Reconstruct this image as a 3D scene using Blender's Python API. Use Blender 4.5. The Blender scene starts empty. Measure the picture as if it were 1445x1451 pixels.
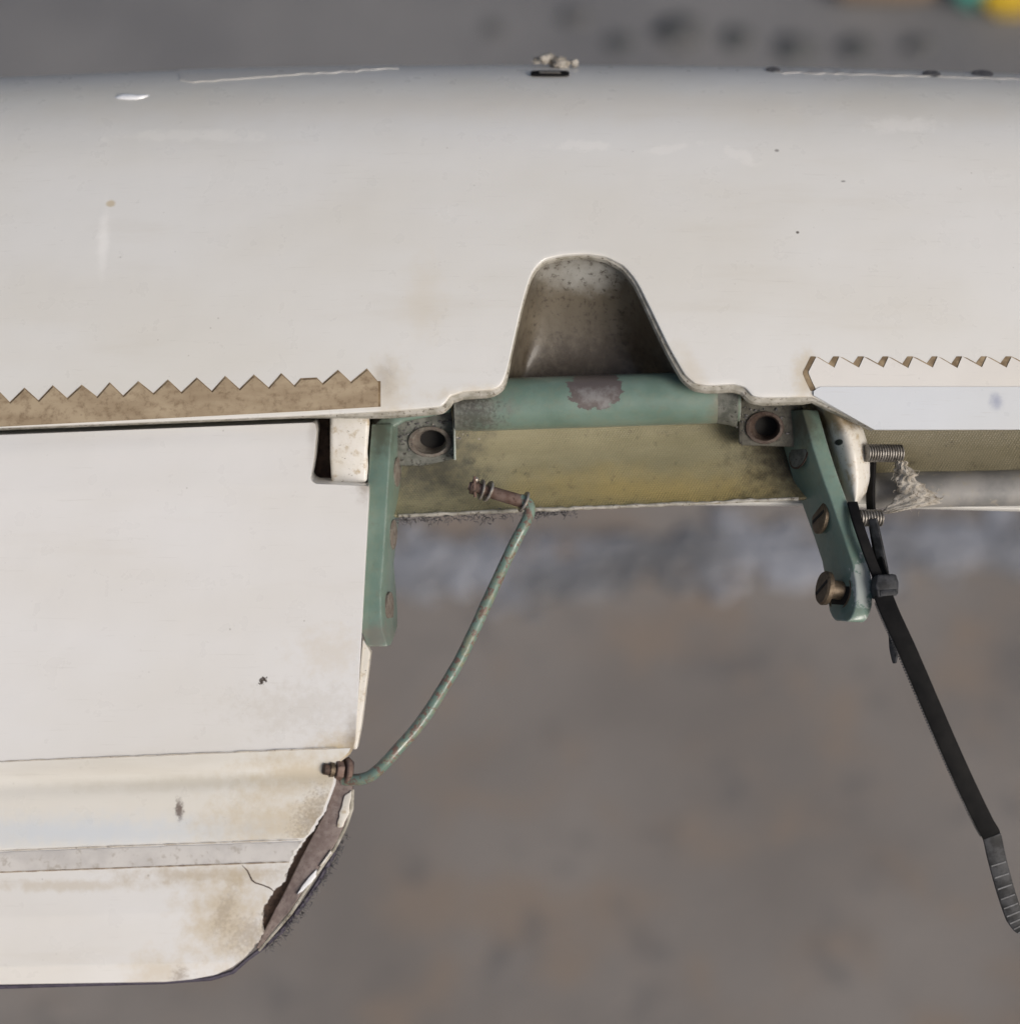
import bpy, bmesh, math, random
import numpy as np
random.seed(7); np.random.seed(7)
SC = bpy.context.scene
COL = SC.collection
R_ = math.radians

# ---------------------------------------------------------------- camera, sky, sun, exposure
PITCH = 60.0
FP, CX, CY = 3413.0, 722.5, 725.5        # focal length in photo pixels, photo centre
D0, B0 = 720.0, 28.6                     # mm
F = np.array([0, math.cos(R_(PITCH)), -math.sin(R_(PITCH))])
U = np.array([0, math.sin(R_(PITCH)), math.cos(R_(PITCH))])
X = np.array([1.0, 0, 0])
CAM = -(D0*F + B0*U)                      # mm, the hinge line is the origin

cam = bpy.data.cameras.new('camera')
camo = bpy.data.objects.new('camera', cam); COL.objects.link(camo)
camo.location = CAM*0.001
camo.rotation_euler = (R_(90-PITCH), 0, 0)
cam.sensor_fit = 'VERTICAL'; cam.sensor_height = 36
cam.lens = 36*FP/1451.0
cam.clip_start = 0.02; cam.clip_end = 500
cam.dof.use_dof = True
cam.dof.focus_distance = 0.724
cam.dof.aperture_fstop = 7.2
SC.camera = camo

w = bpy.data.worlds.new('World'); SC.world = w; w.use_nodes = True
nt = w.node_tree
sky = nt.nodes.new('ShaderNodeTexSky'); sky.sky_type = 'NISHITA'; sky.sun_disc = False
SUN_EL, SUN_AZ = 37, 134                  # azimuth from +Y (north) clockwise: the sun stands behind the camera
sky.sun_elevation = R_(SUN_EL); sky.sun_rotation = R_(SUN_AZ)
sky.air_density = 1.0; sky.dust_density = 5.0; sky.ozone_density = 0.4
nt.links.new(sky.outputs[0], nt.nodes['Background'].inputs[0])
nt.nodes['Background'].inputs[1].default_value = 0.06
sl = bpy.data.lights.new('sun', 'SUN'); so = bpy.data.objects.new('sun', sl); COL.objects.link(so)
sl.energy = 1.5; sl.angle = R_(26); sl.color = (1, .97, .94)
sd = np.array([math.sin(R_(SUN_AZ))*math.cos(R_(SUN_EL)), math.cos(R_(SUN_AZ))*math.cos(R_(SUN_EL)), math.sin(R_(SUN_EL))])
from mathutils import Vector
so.rotation_euler = Vector(sd).to_track_quat('Z', 'Y').to_euler()
SC.view_settings.view_transform = 'Standard'; SC.view_settings.look = 'None'
SC.view_settings.gamma = 1; SC.view_settings.exposure = 0.42

# ---------------------------------------------------------------- geometry helpers (mm)
def ab(px, py): return (px-CX)/FP, (CY-py)/FP
def P(px, py, dd=0.0):
    a, b = ab(px, py); d = D0+dd
    return CAM + d*F + d*a*X + d*b*U
def D(a, b, d): return a*X + b*U + d*F                 # a direction: right, up, away from the viewer
def uvof(p): return float(np.dot(p, X)), float(np.dot(p, U))
def UVP(px, py, dd=0.0): return uvof(P(px, py, dd))
GROUND_Z = -1200.0
def G(px, py, z=GROUND_Z):
    a, b = ab(px, py); r = F + a*X + b*U
    return CAM + r*((z-CAM[2])/r[2])
def unit(v): v = np.asarray(v, float); return v/np.linalg.norm(v)
def interp(x, pts): return float(np.interp(x, [p[0] for p in pts], [p[1] for p in pts]))

class MB:
    def __init__(s): s.v = []; s.f = []
    def pts(s, ps):
        i = len(s.v); s.v += [np.asarray(p, float) for p in ps]; return list(range(i, i+len(ps)))
    def face(s, idx): s.f.append(tuple(idx))
    def grid(s, rows, flip=False, close=False):
        ids = [s.pts(r) for r in rows]
        for j in range(len(ids)-1):
            n = len(ids[j]); m = n if close else n-1
            for i in range(m):
                k = (i+1) % n
                q = (ids[j][i], ids[j][k], ids[j+1][k], ids[j+1][i])
                s.face(q[::-1] if flip else q)
        return ids
    def shell(s, top, bot):                             # two equal grids joined round the rim
        a = s.grid(top); b = s.grid(bot, flip=True)
        def rim(l, m):
            for i in range(len(l)-1): s.face((l[i+1], l[i], m[i], m[i+1]))
        rim(a[0], b[0]); rim(a[-1][::-1], b[-1][::-1])
        rim([r[0] for r in a][::-1], [r[0] for r in b][::-1]); rim([r[-1] for r in a], [r[-1] for r in b])
    def tube(s, path, r, seg=12, caps=True):
        path = [np.asarray(p, float) for p in path]; n = len(path)
        rr = r if hasattr(r, '__len__') else [r]*n
        up = None; rings = []
        for i in range(n):
            t = unit(path[min(i+1, n-1)]-path[max(i-1, 0)])
            if up is None: up = unit(np.cross(t, [.3, .5, .81]))
            up = unit(up - t*np.dot(up, t)); sd_ = np.cross(t, up)
            rings.append([path[i]+rr[i]*(math.cos(2*math.pi*k/seg)*up+math.sin(2*math.pi*k/seg)*sd_) for k in range(seg)])
        ids = s.grid(rings, close=True, flip=True)
        if caps: s.face(ids[0]); s.face(ids[-1][::-1])
    def lathe(s, base, axis, prof, seg=24):             # prof: (distance along axis, radius)
        ax = unit(axis); u = unit(np.cross(ax, [.21, .45, .87])); v = np.cross(ax, u)
        rings = [[base+ax*h+r*(math.cos(2*math.pi*k/seg)*u+math.sin(2*math.pi*k/seg)*v) for k in range(seg)] for h, r in prof]
        ids = s.grid(rings, close=True)
        if prof[0][1] > 1e-6: s.face(ids[0][::-1])
        if prof[-1][1] > 1e-6: s.face(ids[-1])
    def prism(s, poly, vec):
        vec = np.asarray(vec, float)
        a = s.pts(poly); b = s.pts([np.asarray(p)+vec for p in poly])
        s.face(a); s.face(b[::-1]); n = len(a)
        for i in range(n): s.face((a[i], b[i], b[(i+1) % n], a[(i+1) % n]))
    def box(s, c, ex, ey, ez):
        c = np.asarray(c, float)
        ex, ey, ez = (np.asarray(q, float) for q in (ex, ey, ez))
        s.prism([c-ex-ey-ez, c+ex-ey-ez, c+ex+ey-ez, c-ex+ey-ez], 2*ez)
    def build(s, name, mat, parent=None, bevel=0, seg=2, sharp=35, limit=40, sub=0):
        loc = np.array(parent['_o']) if parent is not None and '_o' in parent else np.zeros(3)
        if parent is not None and parent.parent is not None: loc = np.array(parent['_o'])
        me = bpy.data.meshes.new(name)
        vs = np.array(s.v)
        me.from_pydata([tuple(v) for v in (vs-loc)*0.001], [], s.f)
        bm = bmesh.new(); bm.from_mesh(me)
        bmesh.ops.remove_doubles(bm, verts=bm.verts, dist=1e-6)
        bmesh.ops.recalc_face_normals(bm, faces=bm.faces)
        uvl = bm.loops.layers.uv.new('flat')            # planar mapping in mm
        for f in bm.faces:
            f.smooth = True
            for l in f.loops:
                p = np.array(l.vert.co)*1000+loc
                l[uvl].uv = (np.dot(p, X), np.dot(p, U))
        if not bevel:
            for e in bm.edges:
                if len(e.link_faces) == 2 and e.calc_face_angle(0) > R_(sharp): e.smooth = False
        bm.to_mesh(me); bm.free()
        me.materials.append(mat)
        o = bpy.data.objects.new(name, me); COL.objects.link(o)
        if parent is not None: o.parent = parent
        o['_o'] = [float(q) for q in loc]
        if bevel:
            m = o.modifiers.new('bevel', 'BEVEL'); m.width = bevel*0.001; m.segments = seg
            m.limit_method = 'ANGLE'; m.angle_limit = R_(limit); m.use_clamp_overlap = True
        return o

def thing(name, loc, label, cat, group=None):
    o = bpy.data.objects.new(name, None); COL.objects.link(o); o.empty_display_size = .01
    o.location = np.asarray(loc)*0.001; o['_o'] = [float(q) for q in loc]
    o['label'] = label; o['category'] = cat
    if group: o['group'] = group
    return o
def tag(o, label, cat, group=None):
    o['label'] = label; o['category'] = cat
    if group: o['group'] = group
    return o

# ---------------------------------------------------------------- material helpers
class NT:
    def __init__(s, name, rough=.5, metal=0, coat=0, spec=.5):
        s.m = bpy.data.materials.new(name); s.m.use_nodes = True; s.t = s.m.node_tree
        s.b = s.t.nodes['Principled BSDF']
        s.b.inputs['Roughness'].default_value = rough; s.b.inputs['Metallic'].default_value = metal
        s.b.inputs['Coat Weight'].default_value = coat; s.b.inputs['Specular IOR Level'].default_value = spec
        s.b.inputs['Coat Roughness'].default_value = .12
        s.tc = s.t.nodes.new('ShaderNodeUVMap'); s.tc.uv_map = 'flat'
        s.geo = s.t.nodes.new('ShaderNodeNewGeometry')
        s.pos = s.vmath('SCALE', s.geo.outputs['Position'], scale=1000.0)
    def new(s, t): return s.t.nodes.new(t)
    def put(s, sock, v):
        if hasattr(v, 'is_linked') or hasattr(v, 'links'): s.t.links.new(v, sock)
        else: sock.default_value = v
    def vmath(s, op, a, b=None, scale=None):
        n = s.new('ShaderNodeVectorMath'); n.operation = op; s.put(n.inputs[0], a)
        if b is not None: s.put(n.inputs[1], b)
        if scale is not None: s.put(n.inputs['Scale'], scale)
        return n.outputs['Value'] if op in ('LENGTH', 'DOT_PRODUCT') else n.outputs[0]
    def math(s, op, a, b=0.0, clamp=False):
        n = s.new('ShaderNodeMath'); n.operation = op; n.use_clamp = clamp
        s.put(n.inputs[0], a); s.put(n.inputs[1], b); return n.outputs[0]
    def noise(s, scale, detail=4, rough=.55, stretch=None, off=0, dist=0):
        n = s.new('ShaderNodeTexNoise'); n.inputs['Scale'].default_value = scale
        n.inputs['Detail'].default_value = detail; n.inputs['Roughness'].default_value = rough
        n.inputs['Distortion'].default_value = dist
        mp = s.new('ShaderNodeMapping'); s.t.links.new(s.pos, mp.inputs['Vector'])
        mp.inputs['Location'].default_value = (off*37.1, off*11.3, off*5.7)
        if stretch: mp.inputs['Scale'].default_value = stretch
        s.t.links.new(mp.outputs[0], n.inputs['Vector'])
        return n.outputs[0]
    def vor(s, scale, feature='F1', off=0):
        n = s.new('ShaderNodeTexVoronoi'); n.feature = feature; n.inputs['Scale'].default_value = scale
        s.t.links.new(s.vmath('ADD', s.pos, (off*13., off*7., off*3.)), n.inputs['Vector']); return n.outputs[0]
    def ramp(s, v, lo, hi, a=0.0, b=1.0):
        n = s.new('ShaderNodeMapRange'); n.interpolation_type = 'SMOOTHSTEP'
        s.put(n.inputs[0], v)
        for k, q in zip((1, 2, 3, 4), (lo, hi, a, b)): n.inputs[k].default_value = q
        return n.outputs[0]
    def mix(s, fac, a, b):
        n = s.new('ShaderNodeMix'); n.data_type = 'RGBA'
        s.put(n.inputs[0], fac)
        for sock, q in ((n.inputs[6], a), (n.inputs[7], b)):
            if isinstance(q, tuple): q = q if len(q) == 4 else q+(1,)
            s.put(sock, q)
        return n.outputs[2]
    def stain(s, col, c, r, color, amount=1.0, soft=.6, wob=.5, nscale=.25, rot=0, off=0):
        """a mark of its own shape (dirt, wear, painted light or shade) at c (mm, planar mapping) with radii r"""
        mp = s.new('ShaderNodeMapping'); mp.vector_type = 'TEXTURE'
        s.t.links.new(s.tc.outputs[0], mp.inputs['Vector'])
        mp.inputs['Location'].default_value = (c[0], c[1], 0)
        mp.inputs['Rotation'].default_value = (0, 0, R_(rot))
        mp.inputs['Scale'].default_value = (r[0], r[1], 1)
        L = s.vmath('LENGTH', mp.outputs[0])
        n = s.noise(nscale, 5, .65, off=off+c[0]*.1)
        v = s.math('ADD', L, s.math('MULTIPLY', s.math('SUBTRACT', n, .5), wob*4))
        fac = s.ramp(v, 1.0-soft, 1.0+soft*.3, amount, 0.0)
        return s.mix(fac, col, color)
    def color(s, c): s.put(s.b.inputs['Base Color'], c if not isinstance(c, tuple) else c+(1,))
    def rough(s, v): s.put(s.b.inputs['Roughness'], v)
    def bump(s, h, strength, dist=.0003):
        n = s.new('ShaderNodeBump'); n.inputs['Strength'].default_value = strength; n.inputs['Distance'].default_value = dist
        s.put(n.inputs['Height'], h); s.t.links.new(n.outputs[0], s.b.inputs['Normal'])

def mottled(name, c1, c2, scale=.3, rough=.6, metal=0, bump=.2, c3=None, coat=0):
    n = NT(name, rough, metal, coat)
    c = n.mix(n.ramp(n.noise(scale, 6), .35, .65), c1, c2)
    if c3: c = n.mix(n.ramp(n.noise(scale*2.7, 6, .65, off=3), .55, .66), c, c3)
    n.color(c)
    if bump: n.bump(n.noise(scale*5, 6, .6, off=5), bump)
    return n.m

WHITE = (.725, .722, .70)
def gelcoat(name, base=WHITE, stains_or_light=(), speck=.5, grime=.25):
    n = NT(name, .32, 0, .35)
    c = n.mix(n.ramp(n.noise(.018, 3, stretch=(.5, 1.2, 1)), .35, .7), base, tuple(q*f for q, f in zip(base, (.95, .935, .90))))
    # faint smears along the span, yellowed specks, dirt
    c = n.mix(n.ramp(n.noise(.05, 6, .6, stretch=(.25, 1.6, 1.6), off=2), .56, .75, 0, grime), c, (.52, .47, .38))
    c = n.mix(n.ramp(n.noise(1.5, 8, .72, off=6), .64, .74, 0, speck*.8), c, (.36, .31, .24))
    sc_ = n.noise(.9, 5, .7, stretch=(.06, 1.3, 1.3), off=12)
    c = n.mix(n.ramp(sc_, .60, .70, 0, .16), c, (.42, .40, .36))
    v = n.vor(.16, off=4)
    c = n.mix(n.math('MULTIPLY', n.ramp(v, .03, .065, 1, 0), n.ramp(n.noise(.03, 2, off=9), .48, .62, 0, speck*.8)), c, (.15, .12, .09))
    for k, st in enumerate(stains_or_light): c = n.stain(c, *st[:3], **dict(off=k, **st[3]))
    n.color(c)
    n.rough(n.ramp(n.noise(.12, 5, off=8), .3, .7, .26, .42))
    h = n.math('ADD', n.math('MULTIPLY', n.noise(.09, 3, off=1), 1.0), n.math('MULTIPLY', n.noise(2.5, 4, off=3), .08))
    n.bump(h, .25, .0006)
    return n.m

def green_paint(name, stains_or_light=(), chips=.62, dirt=.6, yellow=.15):
    n = NT(name, .30, 0, .3)
    c = n.mix(n.ramp(n.noise(.1, 4), .35, .65), (.128, .198, .162), (.162, .236, .197))
    c = n.mix(n.ramp(n.noise(.35, 7, .7, off=2), .52, .75, 0, dirt), c, (.13, .125, .095))
    c = n.mix(n.ramp(n.noise(.4, 6, .65, off=14), .46, .62, 0, yellow*.8), c, (.25, .235, .15))
    ch = n.ramp(n.noise(.5, 7, .68, off=5), chips, chips+.03)
    c = n.mix(ch, c, (.17, .11, .085))
    bv = n.new('ShaderNodeBevel'); bv.inputs['Radius'].default_value = .0007; bv.samples = 4
    ed = n.math('SUBTRACT', 1.0, n.vmath('DOT_PRODUCT', bv.outputs[0], n.geo.outputs['Normal']))
    ed = n.math('MULTIPLY', n.ramp(ed, .01, .08), n.ramp(n.noise(.35, 5, .6, off=11), .36, .54, .2, 1))
    c = n.mix(ed, c, (.46, .47, .44))
    for k, st in enumerate(stains_or_light): c = n.stain(c, *st[:3], **dict(off=k, **st[3]))
    n.color(c)
    n.bump(n.math('ADD', n.math('MULTIPLY', n.noise(.8, 6, .6, off=1), .6), n.math('MULTIPLY', ch, -.6)), .35, .0004)
    return n.m

def fibreglass(name, a, b, yellow):
    n = NT(name, .38, 0, .25)
    wv = []
    for rot in (32, -38):
        mp = n.new('ShaderNodeMapping'); n.t.links.new(n.tc.outputs[0], mp.inputs['Vector'])
        mp.inputs['Rotation'].default_value = (0, 0, R_(rot))
        wn = n.new('ShaderNodeTexWave'); wn.inputs['Scale'].default_value = .42; wn.inputs['Distortion'].default_value = 1.2
        wn.inputs['Detail'].default_value = 2; wn.inputs['Detail Scale'].default_value = 2
        n.t.links.new(mp.outputs[0], wn.inputs['Vector']); wv.append(wn.outputs['Fac'])
    weave = n.math('MULTIPLY', wv[0], wv[1])
    c = n.mix(n.ramp(n.noise(.05, 5, .6, stretch=(.5, 1, 1)), .3, .7), a, b)
    c = n.stain(c, UVP(930, 700, 20), (52, 9), yellow, amount=.8, soft=1, wob=.35, nscale=.07)
    c = n.mix(n.math('MULTIPLY', weave, .22), c, (.42, .37, .22))
    c = n.mix(n.ramp(n.noise(.22, 8, .7, off=4), .56, .72, 0, .75), c, (.075, .065, .045))
    c = n.mix(n.ramp(n.noise(1.3, 6, .7, off=7), .67, .72, 0, .6), c, (.45, .43, .38))
    c = n.stain(c, UVP(600, 640, 20), (20, 17), (.10, .10, .085), amount=.85, soft=.9, wob=.5)
    c = n.stain(c, UVP(1120, 640, 20), (18, 17), (.06, .05, .035), amount=.9, soft=.9, wob=.5)
    c = n.stain(c, UVP(830, 505, 20), (34, 7), (.045, .035, .022), amount=.75, soft=.9, wob=.5)
    n.color(c)
    n.bump(n.math('ADD', n.math('MULTIPLY', weave, .7), n.noise(.5, 6, off=2)), .4, .0005)
    return n.m

def E(px, py): return UVP(px, py, 0)
BRN, YEL, DRK = (.20, .14, .08), (.50, .38, .19), (.06, .045, .035)
M = {}
M['skin'] = gelcoat('aged_white_gelcoat', stains_or_light=[
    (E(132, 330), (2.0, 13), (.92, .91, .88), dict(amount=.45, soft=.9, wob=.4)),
    (E(139, 274), (1.6, 1.2), YEL, dict(amount=.6, wob=.3)),
    (E(550, 555), (7, 12), YEL, dict(amount=.30, soft=1, wob=.5)),
    (E(545, 535), (4, 6), BRN, dict(amount=.25, soft=1, wob=.5)),
    (E(600, 420), (7, 14), (.62, .54, .40), dict(amount=.25, soft=1, wob=.35)),
    (E(1145, 535), (5, 9), YEL, dict(amount=.5, soft=1, wob=.4)),
    (E(690, 560), (16, 3), YEL, dict(amount=.35, soft=1, wob=.5)),
    (E(980, 525), (4, 11), YEL, dict(amount=.25, soft=1, wob=.4, rot=25)),
    (E(722, 112), (260, 9), (.66, .58, .44), dict(amount=.30, soft=1, wob=.3, nscale=.05)),  # beige bounce light along the leading edge, painted into the skin's colour
    (E(1300, 150), (14, 3), (.9, .88, .84), dict(amount=.35, soft=.7, wob=.7)),  # white smears down to the dark specks are painted reflections
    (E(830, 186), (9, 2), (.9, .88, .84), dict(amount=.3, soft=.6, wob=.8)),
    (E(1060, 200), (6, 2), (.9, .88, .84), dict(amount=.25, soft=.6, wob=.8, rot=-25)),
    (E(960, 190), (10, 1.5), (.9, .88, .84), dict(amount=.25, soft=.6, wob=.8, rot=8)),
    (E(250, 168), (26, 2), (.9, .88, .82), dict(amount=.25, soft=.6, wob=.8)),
    (E(1210, 241), (.9, .4), DRK, dict(amount=.6, wob=.3)),
    (E(1115, 193), (.8, .5), DRK, dict(amount=.6, wob=.3)),
    (E(1139, 320), (.6, .5), DRK, dict(amount=.9, wob=.2)),
], speck=.35, grime=.16)
M['flap'] = gelcoat('flap_white_gelcoat', base=(.735, .73, .718), stains_or_light=[
    (E(335, 1285), (15, 17), YEL, dict(amount=.55, soft=1, wob=.5)),
    (E(330, 1275), (3, 8), BRN, dict(amount=.32, soft=1, wob=.7, nscale=.9, rot=-25)),
    (E(365, 1305), (8, 6), BRN, dict(amount=.35, soft=1, wob=.8, nscale=.9)),
    (E(490, 1060), (10, 6), YEL, dict(amount=.8, soft=1, wob=.4)),
    (E(505, 1050), (3, 9), BRN, dict(amount=.6, soft=1, wob=.4)),
    (E(377, 961), (1.5, 1.0), DRK, dict(amount=1, soft=.4, wob=.8, nscale=1.2, rot=40)),
    (E(235, 1355), (9, 7), YEL, dict(amount=.35, soft=1, wob=.5)),
    (E(270, 1362), (2.5, 3), BRN, dict(amount=.5, soft=1, wob=.7, nscale=.8)),
    (E(440, 1000), (24, 8), (.45, .40, .32), dict(amount=.22, soft=1, wob=.9, nscale=.4)),
    (E(470, 920), (12, 8), YEL, dict(amount=.2, soft=1, wob=.7)),
    (E(110, 1240), (30, 2), (.45, .36, .22), dict(amount=.35, soft=1, wob=.7)),
    (E(300, 1226), (28, 3), (.40, .31, .18), dict(amount=.5, soft=1, wob=.7)),
    (E(516, 690), (2.5, 5), BRN, dict(amount=.5, soft=1, wob=.5)),
    (E(443, 600), (2, 14), (.35, .32, .28), dict(amount=.35, soft=1, wob=.3)),
], speck=.55, grime=.16)
M['tape_white'] = gelcoat('aged_white_tape', base=(.75, .735, .69), stains_or_light=[
    (E(440, 1090), (22, 8), YEL, dict(amount=.50, soft=1, wob=.5)),
    (E(400, 1160), (26, 10), YEL, dict(amount=.5, soft=1, wob=.5)),
    (E(300, 1100), (50, 2.5), (.50, .45, .34), dict(amount=.35, soft=1, wob=.4, rot=2)),  # soft shade along the seam ridge, painted as a darker band
    (E(452, 1150), (6, 10), BRN, dict(amount=.5, soft=1, wob=.8, nscale=1.3, rot=-30)),
    (E(265, 1138), (1.4, 3.4), (.14, .10, .08), dict(amount=.9, soft=.8, wob=.7, nscale=.9)),
    (E(120, 1168), (62, 6), (.60, .65, .70), dict(amount=.75, soft=1, wob=.3)),  # bluish shading and reflection on the tape's lower part, painted in
], speck=.5, grime=.2)
M['tape_grey'] = mottled('greyed_clear_tape', (.52, .50, .48), (.62, .60, .57), .12, .35, c3=(.45, .42, .38), bump=.1)
M['zig_white'] = gelcoat('zigzag_white_tape', base=(.74, .72, .685), speck=.15, grime=.12)
M['film'] = gelcoat('bluish_sealing_film', base=(.67, .70, .735), stains_or_light=[(E(1415, 568), (2.4, 3), (.33, .36, .46), dict(amount=.8, soft=1, wob=.4))], speck=.12, grime=.05)
n = NT('brown_zigzag_tape', .6)
c = n.mix(n.ramp(n.noise(.12, 6, .6, stretch=(.5, 1.5, 1.5)), .3, .7), (.31, .235, .15), (.42, .335, .225))
c = n.mix(n.ramp(n.noise(.4, 7, .68, off=3), .46, .70, 0, .75), c, (.19, .13, .075))
v = n.vor(.09, off=2); c = n.mix(n.ramp(v, .04, .07, .8, 0), c, (.08, .05, .03))
n.color(c); n.bump(n.noise(.8, 5), .2); M['zig_brown'] = n.m
M['residue_edge_shade'] = mottled('brown_residue_and_edge_shade', (.16, .11, .06), (.33, .25, .15), .3, .7)  # glue residue; its dark brown also stands in for the teeth's edge shadow
M['cove'] = fibreglass('olive_fibreglass', (.235, .215, .13), (.33, .30, .19), (.46, .35, .13))
M['cove_grey'] = fibreglass('grey_fibreglass', (.13, .115, .07), (.19, .17, .115), (.22, .18, .10))
n = NT('dusty_grey_moulding', .5, 0, .15)
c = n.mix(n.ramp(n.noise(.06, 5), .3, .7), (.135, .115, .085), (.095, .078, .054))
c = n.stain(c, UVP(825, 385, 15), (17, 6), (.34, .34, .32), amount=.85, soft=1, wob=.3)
c = n.stain(c, UVP(835, 505, 25), (32, 9), (.035, .024, .014), amount=.9, soft=1, wob=.5, nscale=.3)  # darker brown towards the bottom of the pocket
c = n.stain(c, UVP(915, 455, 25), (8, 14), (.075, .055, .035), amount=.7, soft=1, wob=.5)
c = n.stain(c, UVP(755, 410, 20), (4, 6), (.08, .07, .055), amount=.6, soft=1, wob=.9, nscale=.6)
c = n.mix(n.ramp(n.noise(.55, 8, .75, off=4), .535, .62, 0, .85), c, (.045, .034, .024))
c = n.mix(n.ramp(n.noise(1.0, 7, .7, off=7), .68, .72, 0, .6), c, (.50, .48, .44))
n.color(c); n.bump(n.noise(.7, 6), .3); M['pocket'] = n.m
M['edge'] = mottled('grimy_skin_edge', (.27, .255, .21), (.43, .41, .365), .3, .5, c3=(.12, .10, .075))
n = NT('dirty_white_rib', .42, 0, .1)
c = n.mix(n.ramp(n.noise(.08, 5), .35, .65), (.66, .63, .56), (.72, .70, .66))
c = n.mix(n.ramp(n.noise(.25, 8, .7, off=3), .5, .68, 0, .85), c, (.42, .33, .20))
c = n.mix(n.ramp(n.noise(.6, 8, .7, off=5), .61, .69, 0, .9), c, (.09, .07, .05))
c = n.stain(c, UVP(1188, 592, 5), (10, 5), (.27, .20, .11), amount=.95, soft=.8, wob=.5)
c = n.stain(c, UVP(1191, 626, 5), (1, 1), (.02, .02, .02), amount=1, soft=.2, wob=.1)  # black dot painted as the dark inside the rib's hole
n.color(c); n.bump(n.noise(.6, 6), .4); M['rib'] = n.m
RUST = (.16, .105, .085)
M['green'] = green_paint('green_primer', stains_or_light=[
    (UVP(843, 552, 10), (8.2, 6.2), (.115, .096, .09), dict(amount=1, soft=.06, wob=.35, nscale=.3)),
    (UVP(847, 562, 10), (5.2, 3.2), (.23, .225, .22), dict(amount=.85, soft=.7, wob=.8, nscale=.3)),
    (UVP(648, 578, 16), (17, 14), (.165, .165, .145), dict(amount=.95, soft=1, wob=.5)),
    (UVP(672, 590, 16), (8, 6), (.06, .058, .048), dict(amount=.7, soft=1, wob=1.0, nscale=1.0)),
    (UVP(655, 566, 16), (9, 3), (.05, .045, .04), dict(amount=.8, soft=1, wob=1.0, nscale=1.0)),
    (UVP(1025, 580, 16), (5, 9), (.20, .18, .13), dict(amount=.85, soft=1, wob=.4)),
], chips=.72, dirt=.25)
M['green_arm'] = green_paint('green_arm_paint', stains_or_light=[
    (UVP(530, 900, 0), (7, 5), (.20, .19, .16), dict(amount=.8, soft=.9, wob=.6)),
    (UVP(1218, 830, 0), (3, 8), (.48, .50, .48), dict(amount=.7, soft=.2, wob=.8, nscale=.4)),
    (UVP(540, 610, 10), (5, 9), (.075, .08, .06), dict(amount=.8, soft=1, wob=.6)),
    (UVP(1140, 600, 10), (6, 10), (.07, .07, .05), dict(amount=.85, soft=1, wob=.5)),  # top of the right arm painted dark for the shade under the skin
], chips=.70, dirt=.5)
M['green_dusty'] = mottled('dusty_green_plate', (.085, .09, .075), (.17, .172, .15), .3, .7, c3=(.035, .03, .026), bump=.6)
M['green_rod'] = green_paint('green_rod_paint', chips=.535, dirt=.75, yellow=.8)
M['rust'] = mottled('rusted_steel', (.14, .085, .065), (.20, .14, .115), .35, .65, .2, .5, c3=(.075, .042, .03))
M['ring'] = mottled('dusty_brown_ring', (.15, .12, .10), (.22, .20, .17), .5, .7, .1, .5, c3=(.05, .04, .035))
M['rust_ring'] = mottled('dark_rusty_ring', (.065, .04, .03), (.10, .075, .06), .5, .7, .1, .5, c3=(.035, .02, .015))
M['block_dark'] = mottled('grimy_dark_block', (.05, .045, .034), (.095, .09, .07), .3, .7, 0, .5, c3=(.03, .025, .02))
M['rust_plate'] = mottled('purplish_rust_plate', (.155, .118, .108), (.215, .175, .16), .5, .6, .15, .6, c3=(.12, .085, .08))
M['rust_or_shade'] = mottled('dark_rust_and_shade', (.05, .03, .022), (.09, .055, .04), .5, .7, .1, .5, c3=(.02, .014, .012))
M['bronze'] = mottled('tarnished_bronze_screw', (.12, .09, .06), (.17, .13, .09), .5, .5, .6, .4, c3=(.08, .055, .035))
M['brass'] = mottled('brass_shank', (.26, .20, .11), (.19, .14, .08), .4, .42, .8, .1)
M['steel'] = mottled('zinc_thread', (.30, .285, .265), (.21, .195, .175), .5, .5, .6, .2, c3=(.09, .07, .05))
M['washer'] = mottled('dull_washer', (.42, .40, .37), (.30, .26, .22), .6, .4, .7, .2)
M['black'] = mottled('black_hole_shade', (.008, .007, .006), (.014, .012, .01), .3, .8, 0, 0)
n = NT('black_nylon', .65, spec=.07); n.color(n.mix(n.ramp(n.noise(.2, 4), .3, .7), (.008, .008, .0085), (.014, .0135, .0135))); n.bump(n.noise(2, 4), .1); M['nylon'] = n.m
n = NT('worn_nylon', .5, spec=.2); n.color(n.mix(n.ramp(n.noise(.3, 6, .65), .40, .65), (.018, .019, .021), (.05, .052, .057))); n.bump(n.noise(1.2, 4), .15); M['nylon_worn'] = n.m
M['nylon_scuff'] = mottled('scuffed_nylon', (.07, .074, .08), (.13, .135, .145), .5, .5)
M['lint'] = mottled('grey_lint', (.30, .27, .225), (.46, .43, .38), .5, .9, 0, .8, c3=(.09, .07, .05))
M['lint_dark'] = mottled('dark_lint', (.07, .07, .075), (.16, .15, .15), .5, .9, 0, .6)
M['lip'] = mottled('grey_white_lip', (.20, .20, .195), (.30, .29, .275), .1, .5, c3=(.30, .28, .24), bump=.15, coat=0)

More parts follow.
